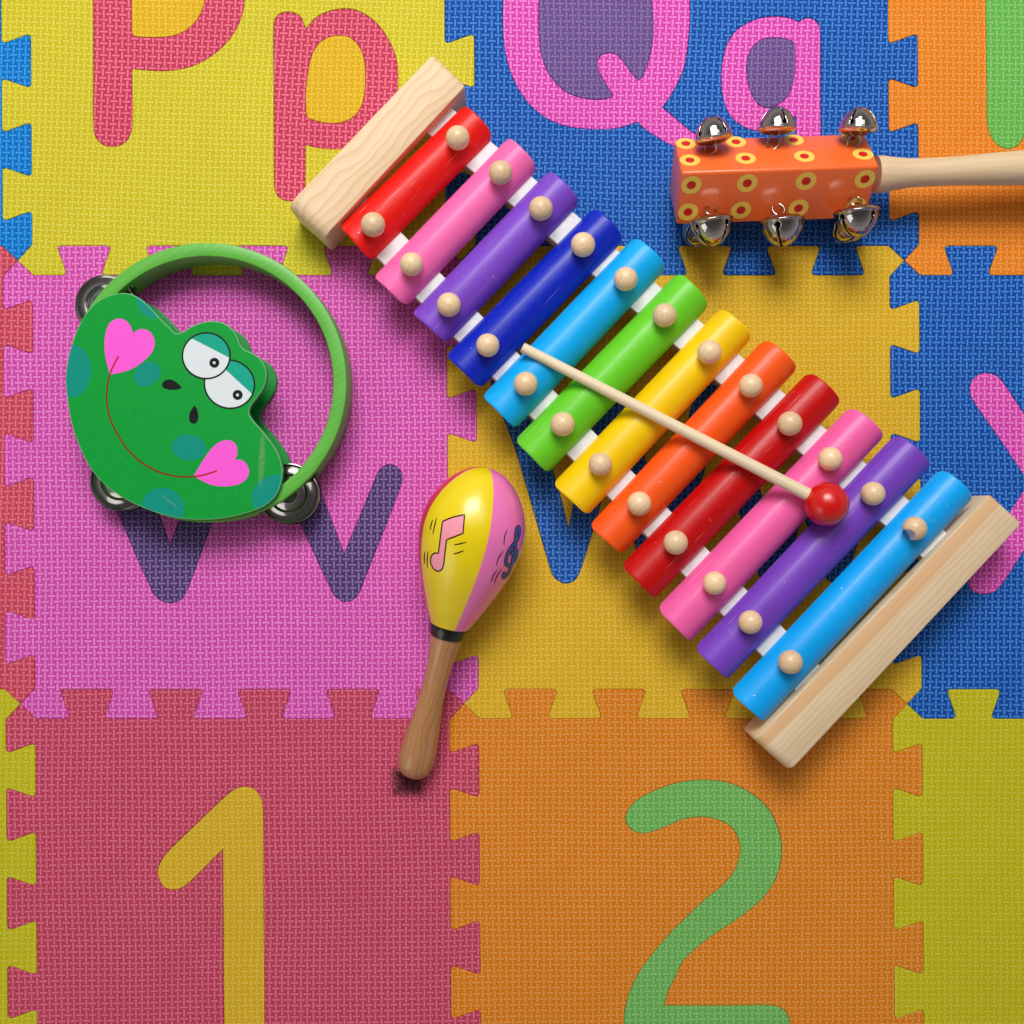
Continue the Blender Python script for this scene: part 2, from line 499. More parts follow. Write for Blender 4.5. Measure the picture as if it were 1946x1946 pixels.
C = {
    'blue':    ((4, 68, 154), (72, 136, 220)),
    'sky':     ((0, 102, 188), (50, 158, 232)),
    'yellow':  ((198, 184, 28), (222, 210, 82)),
    'red':     ((186, 52, 84), (240, 118, 144)),
    'gold':    ((212, 168, 20), (232, 192, 64)),
    'pink':    ((206, 62, 168), (246, 136, 214)),
    'plum':    ((98, 72, 134), (136, 110, 168)),
    'orange':  ((224, 124, 18), (240, 156, 74)),
    'green':   ((96, 176, 72), (134, 202, 112)),
    'coral':   ((192, 62, 84), (230, 116, 134)),
    'orchid':  ((200, 70, 164), (238, 136, 212)),
    'violet':  ((72, 48, 106), (136, 114, 166)),
    'amber':   ((212, 168, 28), (230, 192, 74)),
    'cobalt':  ((14, 72, 156), (84, 140, 220)),
    'lime':    ((186, 180, 14), (206, 198, 62)),
    'crimson': ((182, 58, 86), (222, 112, 138)),
    'honey':   ((206, 168, 26), (224, 188, 74)),
    'tang':    ((214, 120, 14), (228, 156, 78)),
    'leaf':    ((104, 172, 84), (138, 200, 118)),
}


def fm(key, rot, shift=(0, 0)):
    a, b = C[key]
    return foam('foam ' + key, rgb(*a), rgb(*b), rot, shift)


TILES = [
    # i, j, base colour, weave turn, [(outline, counter)], letter colour, counter colour, label
    (-1, 0 - 1, 'sky', 0.5, [], None, None, 'bright sky blue foam tile, only its teeth showing left of the yellow letter P tile'),
    (0, -1, 'yellow', 2.2, [('P', 'Pc'), ('p', 'pc')], 'red', 'gold', 'yellow foam tile with red letters P and p, under the upper end of the xylophone'),
    (1, -1, 'blue', 1.2, [('Q', 'Qc'), ('q', 'qc')], 'pink', 'plum', 'blue foam tile with pink letters Q and q, under the orange sleigh bell stick'),
    (2, -1, 'orange', 0.6, [('R', 'Rc')], 'green', 'amber', 'orange foam tile with part of a light green letter, under the bell stick handle'),
    (-1, 0, 'coral', 0.8, [], None, None, 'coral red foam tile edge along the left of the pink letter V tile'),
    (0, 0, 'orchid', -0.2, [('V', None), ('v', None)], 'violet', None, 'pink foam tile with dark purple letter V pieces, under the frog tambourine'),
    (1, 0, 'amber', -0.4, [('W', None), ('w', None)], 'cobalt', None, 'golden yellow foam tile with a blue letter W, under the xylophone bars'),
    (2, 0, 'blue', 0.2, [('X', None)], 'pink', None, 'blue foam tile with a pink letter X, right of the xylophone end block'),
    (-1, 1, 'lime', 0.3, [], None, None, 'yellow green foam tile strip left of the crimson number 1 tile'),
    (0, 1, 'crimson', -0.6, [('1', None)], 'honey', None, 'crimson foam tile with a yellow number 1, below the maraca handle'),
    (1, 1, 'tang', -0.3, [('2', None)], 'leaf', None, 'orange foam tile with a green number 2'),
    (2, 1, 'lime', 0.2, [], None, None, 'plain yellow green foam tile in the bottom right corner of the mat'),
]


def to_world(loop):
    return [P(p.x, p.y).to_2d() for p in loop]


THICK = 0.011
for (i, j, key, rot, letters, lc, cc, label) in TILES:
    c = (node(i, j) + node(i+1, j+1)) / 2
    loc = P(c.x, c.y); loc.z = -THICK
    t = thing('foam_tile', loc, label, 'foam tile', 'interlocking foam floor tiles')
    sh = (random.uniform(0, 20), random.uniform(0, 20))
    loops = [to_world(tile_loop(i, j))] + [to_world(LET[l]) for l, _ in letters]
    link_bm('foam_base', plate_bm(loops, -THICK, 0, 0.00050, 0.00009), fm(key, rot, sh), t)
    if letters:
        lm = fm(lc, rot, sh)
        cm = fm(cc, rot * 0.4, sh) if cc else None
    for l, k in letters:
        nm = 'number_inlay' if l in '12' else 'letter_inlay'
        lo = [to_world(LET[l])] + ([to_world(LET[k])] if k else [])
        link_bm(nm, plate_bm(lo, -THICK, -0.0002, 0.0005, 0.00010), lm, t)
        if k:
            link_bm('letter_counter', plate_bm([to_world(LET[k])], -THICK, -0.0001, 0.0005, 0.00010), cm, t)

# floor below the mat
bm = bmesh.new()
bmesh.ops.create_grid(bm, x_segments=1, y_segments=1, size=2.5)
bmesh.ops.translate(bm, verts=bm.verts, vec=(0, 0, -THICK - 0.002))
fl = link_bm('floor', bm, wood('floor wood', rgb(168, 140, 108), rgb(120, 92, 66), 0, 0.05, 0.5, 0.5))
tag(fl, kind='structure')


# ------------------------------------------------------------------ generic solids
def tube_rings(bm, rings, cap=True, closed=True, mi=0):
    vs = [[bm.verts.new(p) for p in r] for r in rings]
    for a, b in zip(vs[:-1], vs[1:]):
        n = len(a)
        for k in range(n if closed else n - 1):
            f = bm.faces.new((a[k], a[(k+1) % n], b[(k+1) % n], b[k]))
            f.material_index = mi
    if cap:
        bm.faces.new(vs[0][::-1]).material_index = mi
        bm.faces.new(vs[-1]).material_index = mi
    return vs


def frame(d):
    d = d.normalized()
    up = Vector((0, 0, 1)) if abs(d.z) < 0.9 else Vector((0, 1, 0))
    e1 = d.cross(up).normalized()
    return d, e1, e1.cross(d).normalized()


def lathe(bm, base, axis, prof, seg=32, mi=0):
    """prof: list of (distance along axis, radius); radius 0 closes to a point"""
    d, e1, e2 = frame(axis)
    prev = None
    for (t, r) in prof:
        c = base + d * t
        if r < 1e-7:
            ring = [bm.verts.new(c)]
        else:
            ring = [bm.verts.new(c + (e1 * math.cos(2*math.pi*k/seg) + e2 * math.sin(2*math.pi*k/seg)) * r) for k in range(seg)]
        if prev:
            for k in range(seg):
                a = prev[k % len(prev)]; b = prev[(k+1) % len(prev)]
                c1 = ring[(k+1) % len(ring)]; c0 = ring[k % len(ring)]
                vs = []
                for x in (a, b, c1, c0):
                    if x not in vs: vs.append(x)
                if len(vs) > 2:
                    f = bm.faces.new(vs); f.material_index = mi
        prev = ring
    return bm


def fix_normals(bm):
    bmesh.ops.recalc_face_normals(bm, faces=bm.faces)
    return bm


def wire(bm, pts, r, seg=8, mi=0):
    n = len(pts)
    rings = []
    e1 = None
    for i, p in enumerate(pts):
        d = (pts[min(i+1, n-1)] - pts[max(i-1, 0)]).normalized()
        if e1 is None: _, e1, _ = frame(d)
        e1 = (e1 - d * e1.dot(d)).normalized()
        e2 = d.cross(e1)
        rings.append([p + (e1 * math.cos(2*math.pi*k/seg) + e2 * math.sin(2*math.pi*k/seg)) * r for k in range(seg)])
    tube_rings(bm, rings, mi=mi)
    return bm


# ------------------------------------------------------------------ xylophone
BARS = [
    ('red',    (235, 22, 12),  (879, 207), (934, 262), (705, 494), (649, 430), (870, 262), (709, 427)),
    ('pink',   (255, 112, 182), (964, 268), (1017, 323), (771, 580), (714, 526), (951, 328), (782, 502)),
    ('purple', (128, 74, 205), (1040, 331), (1098, 387), (848, 650), (787, 595), (1028, 396), (853, 579)),
    ('dark blue', (10, 38, 190), (1126, 401), (1181, 457), (912, 735), (851, 676), (1108, 465), (927, 656)),
    ('sky blue', (8, 176, 250), (1203, 457), (1262, 511), (979, 812), (920, 753), (1189, 530), (999, 729)),
    ('green',  (108, 212, 38),  (1286, 524), (1342, 584), (1040, 896), (982, 837), (1263, 599), (1069, 806)),
    ('yellow', (255, 208, 0),  (1367, 591), (1424, 644), (1116, 976), (1054, 920), (1348, 669), (1141, 882)),
    ('orange', (255, 92, 22),  (1451, 650), (1510, 703), (1181, 1050), (1123, 999), (1427, 733), (1215, 957)),
    ('crimson red', (198, 8, 8), (1535, 712), (1592, 767), (1244, 1134), (1184, 1075), (1501, 805), (1284, 1031)),
    ('rose pink', (248, 100, 172), (1614, 778), (1674, 832), (1311, 1216), (1252, 1156), (1578, 872), (1358, 1108)),
    ('deep purple', (122, 68, 196), (1701, 830), (1762, 889), (1382, 1287), (1323, 1232), (1659, 938), (1426, 1182)),
    ('bright blue', (6, 170, 252), (1786, 895), (1842, 950), (1451, 1368), (1391, 1314), (1738, 1004), (1502, 1258)),
]
TH = R(75)
Z_EDGE, Z_TOPBLOCK = 0.0272, 0.036
xo = P(1240, 790); xo.z = 0
xylo = thing('xylophone', xo, 'rainbow toy xylophone with twelve painted metal bars between two pale wooden end blocks', 'xylophone')
GR = 46.2   # direction of the end blocks' grain


def make_bar(tl, tr, br, bl):
    tl, tr, br, bl = (P(*q, Z_EDGE) for q in (tl, tr, br, bl))
    ax = ((tl + tr) - (bl + br)).normalized()
    ext = 0.0013
    up_mid = (tl + tr) / 2 + ax * ext; lo_mid = (bl + br) / 2 - ax * ext
    wu = (tr - tl) / 2 * 1.075; wl = (br - bl) / 2 * 1.075
    L = (up_mid - lo_mid).length
    rr = 0.0046
    ls = [0, .0004, .0011, .0021, .0033, rr] + [rr + (L - 2*rr) * k / 14 for k in range(1, 14)] + [L - x for x in (rr, .0033, .0021, .0011, .0004, 0)]
    nc = 26
    thick = 0.0016
    bm = bmesh.new()
    top, bot = [], []
    for l in ls:
        f = l / L
        mid = lo_mid.lerp(up_mid, f); w = wl.lerp(wu, f)
        hw = w.length
        de = min(l, L - l)
        lim = 1.0 if de >= rr else (hw - rr + math.sqrt(max(0, rr**2 - (rr - de)**2))) / hw
        rad = hw / math.sin(TH)
        lip = 0.0 if de > 0.0006 else 0.0004 * (1 - de / 0.0006)
        rt, rb = [], []
        for k in range(nc + 1):
            th = math.asin(max(-1, min(1, (2*k/nc - 1) * lim * math.sin(TH))))
            z = rad * (math.cos(th) - math.cos(TH)) - lip
            nrm = w.normalized() * math.sin(th) + Vector((0, 0, 1)) * math.cos(th)
            p = mid + w * (math.sin(th) / math.sin(TH)) + Vector((0, 0, z))
            rt.append(bm.verts.new(p)); rb.append(bm.verts.new(p - nrm * thick))
        top.append(rt); bot.append(rb)
    def F(*v): bm.faces.new(v)
    m = len(ls)
    for a in range(m - 1):
        for k in range(nc):
            F(top[a][k], top[a][k+1], top[a+1][k+1], top[a+1][k])
            F(bot[a][k], bot[a+1][k], bot[a+1][k+1], bot[a][k+1])
        F(top[a][0], top[a+1][0], bot[a+1][0], bot[a][0])
        F(top[a][nc], bot[a][nc], bot[a+1][nc], top[a+1][nc])
    for k in range(nc):
        F(top[0][k], bot[0][k], bot[0][k+1], top[0][k+1])
        F(top[-1][k], top[-1][k+1], bot[-1][k+1], bot[-1][k])
    return fix_normals(bm)


# end blocks: bridges standing on two feet
def make_block(a, b, c, d, round_low, round_high):
    """a: upper-left, b: upper-right, c: lower-right, d: lower-left corner of the top face"""
    zt = Z_TOPBLOCK
    a, b, c, d = (P(*q, zt) for q in (a, b, c, d))
    hi = (a + b) / 2; lo = (c + d) / 2
    wh = (b - a) / 2; wl = (c - d) / 2
    L = (hi - lo).length
    xs = sorted(set([0, .0004, .001, .002, .0035, .0055, .008, .011] + [L - x for x in (0, .0004, .001, .002, .0035, .0055, .008, .011)] + [L * k / 40 for k in range(1, 40)]))
    rings = []
    ch = 0.0013
    for x in xs:
        f = x / L
        mid = lo.lerp(hi, f); w = wl.lerp(wh, f); hw = w.length; wn = w.normalized()
        def drop(dd, r): return 0 if dd >= r else r - math.sqrt(max(0, r*r - (r - dd)**2))
        z1 = zt - max(drop(x, round_low), drop(L - x, round_high))
        pull = max(drop(x, 0.003), drop(L - x, 0.003)) * 0.8
        e = min(x, L - x) / L
        q = max(0, min(1, (e - 0.15) / 0.05)); q = q*q*(3 - 2*q)
        z0 = 0.0002 + 0.0245 * q
        g = hw - pull
        sec = [(-g, z0 + ch), (-g + ch, z0), (g - ch, z0), (g, z0 + ch), (g, z1 - ch), (g - ch*0.3, z1 - ch*0.3), (g - ch, z1), (-g + ch, z1), (-g + ch*0.3, z1 - ch*0.3), (-g, z1 - ch)]
        rings.append([Vector((mid.x, mid.y, 0)) + wn * s + Vector((0, 0, z)) for s, z in sec])
    bm = bmesh.new()
    tube_rings(bm, rings)
    return fix_normals(bm)


def grain_y(u, v):
    p = P(u, v, Z_TOPBLOCK) - xo
    return -math.sin(R(GR)) * p.x + math.cos(R(GR)) * p.y


yb = (grain_y(1882, 938) + grain_y(1433, 1406)) / 2
BAND = (yb - 0.0092, yb - 0.0015, rgb(214, 158, 100))
pine = wood('pale pine', rgb(236, 206, 166), rgb(208, 154, 102), GR, 0.0062, 0.52, 0.5, knot=2.0, stretch=0.11, sway=3.6)
pine2 = wood('straight pine', rgb(228, 202, 166), rgb(200, 162, 118), GR, 0.0036, 0.45, 0.55, knot=1.6, stretch=0.09, band=BAND, sway=1.2)
link_bm('end_block', make_block((823, 101), (886, 162), (614, 453), (545, 391), 0.009, 0.004), pine, xylo, 30, label='upper end block with broad wavy grain')
link_bm('end_block', make_block((1882, 938), (1943, 994), (1502, 1466), (1433, 1406), 0.006, 0.003), pine2, xylo, 30, label='lower end block with fine straight grain')

rail_wood = wood('rail wood', rgb(196, 160, 118), rgb(150, 112, 74), -40, 0.004, 0.6, 0.6)
felt_mat, nt, b = new_mat('white felt')
fn = noise(nt, objco(nt), 260.0, 4)
nt.links.new(mixc(nt, fn, (0.72, 0.72, 0.74, 1), (0.86, 0.86, 0.87, 1)), b.inputs['Base Color'])
b.inputs['Roughness'].default_value = 0.6
bump(nt, b, noise(nt, objco(nt), 130.0, 3), 0.5, 0.0012)


def strip(a, b, hw, z0, z1, ch=0.0006):
    """a, b: world end points (xy), hw half width"""
    d = (b - a); d.z = 0
    d.normalize(); n = Vector((-d.y, d.x, 0))
    sec = [(-hw, z0), (hw, z0), (hw, z1 - ch), (hw - ch, z1), (-hw + ch, z1), (-hw, z1 - ch)]
    bm = bmesh.new()
    k = 40
    rings = []
    for i in range(k + 1):
        c = a.lerp(b, i / k)
        rings.append([Vector((c.x, c.y, 0)) + n * s + Vector((0, 0, z)) for s, z in sec])
    tube_rings(bm, rings)
    return fix_normals(bm)


def ext_line(p, q, z, e0, e1):
    a, b = P(*p, z), P(*q, z)
    d = (b - a).normalized()
    return a - d * e0, b + d * e1


for p, q in (((836, 230), (1774, 1035)), ((674, 398), (1538, 1292))):
    a, b_ = ext_line(p, q, 0.0260, 0.014, 0.014)
    r = link_bm('rail', strip(a, b_, 0.0114, 0.014, 0.0249), rail_wood, xylo)
    link_bm('felt_strip', strip(a, b_, 0.0112, 0.0250, 0.0272, 0.0004), felt_mat, r)

for (nm, col, tl, tr, br, bl, pu, pl) in BARS:
    link_bm('bar', make_bar(tl, tr, br, bl), paint('bar paint ' + nm, rgb(*col), 0.40, 0.12, 0.6, 0.8, spec=0.3, lines=0.38), xylo, 40, label=nm + ' metal bar')

peg_wood = wood('peg wood', rgb(240, 208, 166), rgb(212, 170, 124), 30, 0.0034, 0.40, 0.42, coat=0.25, vary=0.22, stretch=0.6, sway=2.0)
PEG_R = 0.0076
ZP = 0.0442


def peg_bm(bite=False):
    bm = bmesh.new()
    prof = [(-PEG_R * math.cos(math.pi * k / 22), PEG_R * math.sin(math.pi * k / 22)) for k in range(3, 22)] + [(PEG_R, 0)]
    s = PEG_R * math.sin(math.pi * 3 / 22)
    z_s = -PEG_R * math.cos(math.pi * 3 / 22)
    prof = [(-0.018, 0), (-0.018, s), (z_s - 0.0004, s)] + prof
    lathe(bm, Vector((0, 0, 0)), Vector((0, 0, 1)), prof, 36)
    fix_normals(bm)
    if bite:
        bmesh.ops.subdivide_edges(bm, edges=[e for e in bm.edges if e.calc_length() > 0.0008 and all(v.co.z > -0.0075 for v in e.verts)], cuts=2, use_grid_fill=True)
        c = Vector((-0.0068, -0.0056, 0)); cr = 0.0052
        for v in bm.verts:
            d = Vector((v.co.x - c.x, v.co.y - c.y, 0))
            if d.length < cr and v.co.z > -0.0072:
                v.co = Vector((c.x, c.y, v.co.z)) + d.normalized() * cr
        for f in bm.faces:
            m_ = f.calc_center_median()
            if math.hypot(m_.x - c.x, m_.y - c.y) < cr * 1.01 and m_.z > -0.0072: f.material_index = 1
    return bm


peg_mesh = None
for n_, rowb in enumerate(BARS):
    for which in (6, 7):
        u, v = rowb[which]
        loc = P(u, v, ZP)
        if n_ == 11 and which == 6:
            bm = peg_bm(True)
            bmesh.ops.translate(bm, verts=bm.verts, vec=loc)
            link_bm('peg', bm, [peg_wood, flat('raw splinter', rgb(206, 200, 205), 0.8)], xylo, 50, origin=loc, label='chipped peg with a bite out of its ball head')
            continue
        if peg_mesh is None:
            bm = peg_bm()
            bmesh.ops.translate(bm, verts=bm.verts, vec=loc)
            peg_mesh = link_bm('peg', bm, peg_wood, xylo, 50, origin=loc)
        else:
            o = peg_mesh.copy()
            o.parent = xylo
            o.location = loc - origin_of(xylo)
            o.rotation_euler = (random.uniform(-.09, .09), random.uniform(-.09, .09), random.uniform(0, 6.28))
            o.scale = (random.uniform(.97, 1.03),) * 3
            COL.objects.link(o)

# mallet lying across the bars
m0, m1 = P(993, 660, 0.0398), P(1571, 958, 0.0487)
mal = thing('mallet', (m1.x, m1.y, 0.0350), 'thin wooden mallet with a round red head lying across the xylophone bars', 'mallet')
md = (m1 - m0); ml = md.length
stick = lathe(bmesh.new(), m0, md, [(0, 0), (0, .0028), (.0004, .0033), (.03, .0034), (ml*.5, .0037), (ml - .006, .0041), (ml - .006, 0)], 24)
link_bm('stick', fix_normals(stick), wood('mallet wood', rgb(238, 218, 184), rgb(214, 186, 146), -27, 0.003, 0.4, 0.5), mal, 40)
hb = bmesh.new()
hr = 0.0139
lathe(hb, m1 - md.normalized() * hr, md, [(hr - hr*math.cos(math.pi*k/28), hr*math.sin(math.pi*k/28) if 0 < k < 28 else 0) for k in range(29)], 48)
link_bm('head', fix_normals(hb), paint('mallet red', rgb(214, 16, 12), 0.3, 0.4, 1.4, 0.4, lines=0.3, angle=-20.0, coat_rough=0.2), mal, 60)


# ------------------------------------------------------------------ frog tambourine
ZR = 0.0285                      # ring height
rc = P(393, 727, ZR); rc.z = 0
RO = 266 * S * (1 - ZR / H); RI = RO - 25 * S
tam = thing('tambourine', rc, 'green wooden hoop tambourine with a painted frog face and silver jingles', 'tambourine')
hoop_green = wood('hoop green', rgb(96, 184, 62), rgb(70, 156, 44), 35, 0.004, 0.35, 0.45, coat=0.1, stretch=0.3)
JING = [(201, 580), (230, 914), (549, 938)]
jw = []
for u, v in JING:
    q = P(u, v, 0.0165)
    jw.append(q)
slots = []
for q in jw:
    a = math.degrees(math.atan2(q.y - rc.y, q.x - rc.x)) % 360
    slots.append((a - 15, a + 15))


def in_slot(a):
    return any((a - s0) % 360 < (s1 - s0) for s0, s1 in slots)


def hoop():
    bm = bmesh.new()
    ch = 0.0011
    z0, z1, za, zb = 0.0042, ZR, 0.0095, 0.0222
    def sec(lo, hi):
        return [(RI, lo + ch*.2), (RI + ch*.2, lo), (RO - ch*.2, lo), (RO, lo + ch*.2), (RO, hi - ch), (RO - ch*.35, hi - ch*.25), (RO - ch, hi), (RI + ch, hi), (RI + ch*.35, hi - ch*.25), (RI, hi - ch)]
    def run(a0, a1, lo, hi):
        n = max(4, int(abs(a1 - a0) / 1.5))
        rings = []
        for i in range(n + 1):
            a = R(a0 + (a1 - a0) * i / n)
            d = Vector((math.cos(a), math.sin(a), 0))
            rings.append([Vector((rc.x, rc.y, 0)) + d * r_ + Vector((0, 0, z)) for r_, z in sec(lo, hi)])
        tube_rings(bm, rings)
    ss = sorted(slots)
    for k, (s0, s1) in enumerate(ss):
        nxt = ss[(k+1) % len(ss)][0]
        if nxt < s1: nxt += 360
        run(s1, nxt, z0, z1)
        run(s0, s1, zb, z1)
        run(s0, s1, z0, za)
    return fix_normals(bm)


link_bm('hoop', hoop(), hoop_green, tam, 35)


def F4(x, y):      # frog face tracing (photo zoom) -> photo pixels
    return (x / 2.972, y / 2.972 + 450)


FROG = [(575, 350), (625, 328), (690, 317), (745, 325), (800, 355), (850, 400), (900, 455), (950, 505), (985, 540), (1005, 545), (1035, 535), (1090, 502), (1150, 481), (1210, 476), (1265, 488), (1310, 520), (1340, 565), (1358, 610), (1378, 636), (1410, 650), (1450, 672), (1485, 710), (1505, 760), (1503, 810), (1485, 860), (1450, 910), (1420, 950), (1406, 985), (1412, 1012), (1440, 1050), (1490, 1105), (1535, 1165), (1570, 1220), (1590, 1280), (1595, 1340), (1585, 1400), (1560, 1460), (1510, 1510), (1440, 1545), (1340, 1575), (1220, 1595), (1100, 1598), (980, 1585), (860, 1550), (740, 1500), (640, 1440), (560, 1370), (500, 1290), (450, 1190), (410, 1080), (385, 960), (370, 830), (372, 760), (385, 680), (410, 590), (440, 510), (480, 440), (525, 385)]
ZF = ZR + 0.0044
frog_w = [P(*F4(p.x, p.y), ZF).to_2d() for p in catmull(FROG, 4)]

# painted front: teal spots and worn scratches are part of the paint
fgm, nt, b = new_mat('frog green paint')
co = objco(nt)
ed = noise(nt, co, 500.0, 2)
spot = None
for (x, y, rx, ry, rot) in ((402, 757, 113, 152, 0), (832, 775, 82, 64, 35), (1066, 1190, 99, 73, -8), (918, 1540, 122, 124, 0), (1545, 1460, 130, 112, 35), (880, 350, 112, 112, 0)):
    q = P(*F4(x, y), ZF) - rc
    k = S * (1 - ZF / H) / 2.972
    v = mapping(nt, co, loc=(q.x, q.y, 0), rot=(0, 0, R(rot)), scale=(rx * k, ry * k, 1000.0), kind='TEXTURE')
    ln = N(nt, 'ShaderNodeVectorMath', operation='LENGTH')
    nt.links.new(v, ln.inputs[0])
    e = smooth(nt, ln.outputs['Value'], 0.985, 1.0, 1.0, 0.0)
    spot = e if spot is None else math_node(nt, 'MAXIMUM', spot, e)
c = mixc(nt, ed, rgb(0, 146, 48), rgb(14, 164, 62))
c = mixc(nt, spot, c, mixc(nt, ed, rgb(0, 138, 122), rgb(8, 152, 132)))
for (x, y, rx, ry, rot, sc, th) in ((1478, 1260, 24, 195, -3, 2600, 0.42), (1340, 1430, 16, 12, 30, 700, 0.5), (965, 1500, 95, 5, -40, 1500, 0.42), (800, 945, 150, 26, 5, 2200, 0.58), (640, 930, 90, 14, 8, 2200, 0.58), (575, 1040, 40, 70, 0, 2200, 0.62)):
    q = P(*F4(x, y), ZF) - rc
    k = S * (1 - ZF / H) / 2.972
    v = mapping(nt, co, loc=(q.x, q.y, 0), rot=(0, 0, R(rot)), scale=(rx * k, ry * k, 1000.0), kind='TEXTURE')
    ln = N(nt, 'ShaderNodeVectorMath', operation='LENGTH')
    nt.links.new(v, ln.inputs[0])
    e = smooth(nt, ln.outputs['Value'], 0.3, 1.0, 1.0, 0.0)
    nz = smooth(nt, noise(nt, mapping(nt, co, scale=(1, 0.6, 1)), sc, 4, 0.7), th, th + 0.2)
    c = mixc(nt, math_node(nt, 'MULTIPLY', math_node(nt, 'MULTIPLY', e, nz), 0.75), c, rgb(158, 166, 128))
nt.links.new(c, b.inputs['Base Color'])
b.inputs['Roughness'].default_value = 0.48
b.inputs['Specular IOR Level'].default_value = 0.18
bump(nt, b, noise(nt, co, 1200.0, 2), 0.12, 0.0002)

f_pink = flat('heart pink', rgb(252, 92, 216), 0.45)
f_red = flat('smile red', rgb(196, 30, 16), 0.45)
f_black = flat('frog black', rgb(18, 20, 24), 0.4)
f_white = flat('eye white', rgb(222, 230, 234), 0.4)
f_worn = flat('worn edge', rgb(110, 186, 122), 0.5)
f_teal = flat('eyelid teal', rgb(6, 166, 140), 0.45)

bm = plate_bm([frog_w], ZR + 0.0002, ZF, 0.0006, 0.0)
bm.normal_update()
for f in bm.faces:
    if 0.05 < f.normal.z < 0.97: f.material_index = 6


def decal(pts, lift, mi):
    """flat painted shape on the frog front; pts in photo pixels"""
    q = [P(x, y, ZF) for x, y in pts]
    if area2([w.to_2d() for w in q]) < 0: q.reverse()
    vs = [bm.verts.new((w.x, w.y, ZF + lift)) for w in q]
    f = bm.faces.new(vs)
    f.material_index = mi


def sm(pts, sub=5):
    return [F4(p.x, p.y) for p in catmull(pts, sub)]


decal(sm([(622, 778, 1), (600, 700), (590, 610), (600, 530), (625, 482), (665, 462), (705, 470), (735, 500), (752, 545, 1), (778, 526), (815, 522), (850, 540), (873, 585), (865, 640), (825, 690), (760, 738), (690, 765)]), 5e-5, 1)
decal(sm([(1093, 1352, 1), (1130, 1290), (1180, 1215), (1230, 1165), (1280, 1148), (1320, 1160), (1340, 1195), (1338, 1235), (1325, 1262, 1), (1355, 1258), (1390, 1280), (1407, 1325), (1390, 1370), (1340, 1400), (1270, 1410), (1190, 1400)]), 5e-5, 1)
decal(sm([(915, 835), (930, 812), (965, 806), (1000, 825), (1025, 853), (985, 864), (945, 862), (920, 850)]), 5e-5, 3)
decal(sm([(1100, 955), (1116, 985), (1120, 1025), (1107, 1052), (1080, 1053), (1068, 1028), (1072, 995), (1085, 970)]), 5e-5, 3)
sl = catmull([(670, 675), (640, 730), (620, 780), (606, 850), (603, 930), (620, 1020), (660, 1110), (720, 1200), (800, 1275), (890, 1325), (980, 1350), (1060, 1356), (1140, 1348), (1225, 1322)], 5, closed=False)
left, right = [], []
for i, p in enumerate(sl):
    d = (sl[min(i+1, len(sl)-1)] - sl[max(i-1, 0)]).normalized()
    n_ = Vector((-d.y, d.x)) * 4.6
    left.append(F4(*(p + n_))); right.append(F4(*(p - n_)))
for i in range(len(sl) - 1):
    on_heart = sl[i].y < 780 or sl[i].x > 1095
    decal([left[i], left[i+1], right[i+1], right[i]], 1e-4, 2 if on_heart else 7)


def FE(x, y):
    return (330 + x / 8.4, 600 + y / 8.4)


def ell(cx, cy, rx, ry, rot=0, n=56):
    c_, s_ = math.cos(R(rot)), math.sin(R(rot))
    return [(cx + rx*math.cos(t)*c_ - ry*math.sin(t)*s_, cy + rx*math.cos(t)*s_ + ry*math.sin(t)*c_) for t in (2*math.pi*k/n for k in range(n))]


def clip(poly, a, b_):
    """keep the part of poly on the upper-right side of the line a->b"""
    def side(p): return (b_[0]-a[0])*(p[1]-a[1]) - (b_[1]-a[1])*(p[0]-a[0])
    out = []
    for i in range(len(poly)):
        p, q = poly[i], poly[(i+1) % len(poly)]
        sp, sq = side(p), side(q)
        if sp <= 0: out.append(p)
        if (sp < 0) != (sq < 0):
            t = sp / (sp - sq)
            out.append((p[0] + (q[0]-p[0])*t, p[1] + (q[1]-p[1])*t))
    return out


for (cx, cy, rx, ry, rot, la, lb, pc, base) in (
        (891, 1093, 416, 396, 20, (820, 850), (1225, 1225), (1023, 1265), 1.0e-4),
        (522, 640, 393, 378, 0, (310, 372), (885, 668), (652, 752), 2.6e-4)):
    decal([FE(*p) for p in ell(cx, cy, rx, ry, rot)], base, 3)
    inner = ell(cx, cy, rx - 27, ry - 27, rot)
    decal([FE(*p) for p in inner], base + 4e-5, 4)
    lid = clip(inner, la, lb)
    decal([FE(*p) for p in lid], base + 8e-5, 5)
    decal([FE(*p) for p in ell(*pc, 80, 80, 0, 28)], base + 1.2e-4, 3)
    decal([FE(*p) for p in ell(pc[0] - 2, pc[1], 23, 23, 0, 16)], base + 1.5e-4, 4)
link_bm('frog_face', bm, [fgm, f_pink, f_red, f_black, f_white, f_teal, f_worn, flat('smile over green', rgb(128, 44, 14), 0.45)], tam)
back_green = paint('frog back green', rgb(0, 150, 60), 0.45, 0.0, 0.5, 0.3)
link_bm('back_plate', plate_bm([frog_w], 0.0002, 0.0044, 0.0005, 0.0), back_green, tam)

steel = metal('jingle steel', (0.46, 0.44, 0.42, 1), 0.15)
JR = 57 * S * 0.98


def jingle_prof(flip=1):
    mm = 0.001
    pr = [(1.9, 0), (1.9, 5.4), (2.6, 6.3), (2.0, 7.2), (0.5, 9.6), (-0.2, 11.2), (0.5, 12.2), (0.9, 13.0), (0.3, 14.2), (-0.5, 16.2), (-0.6, 18.2), (0.2, 19.4), (0.1, 19.9), (-0.5, 19.95)]
    under = [(z - 0.7, r) for z, r in reversed(pr)]
    k = JR / (19.95 * mm)
    return [(z * mm * flip, r * mm * k) for z, r in pr + under]


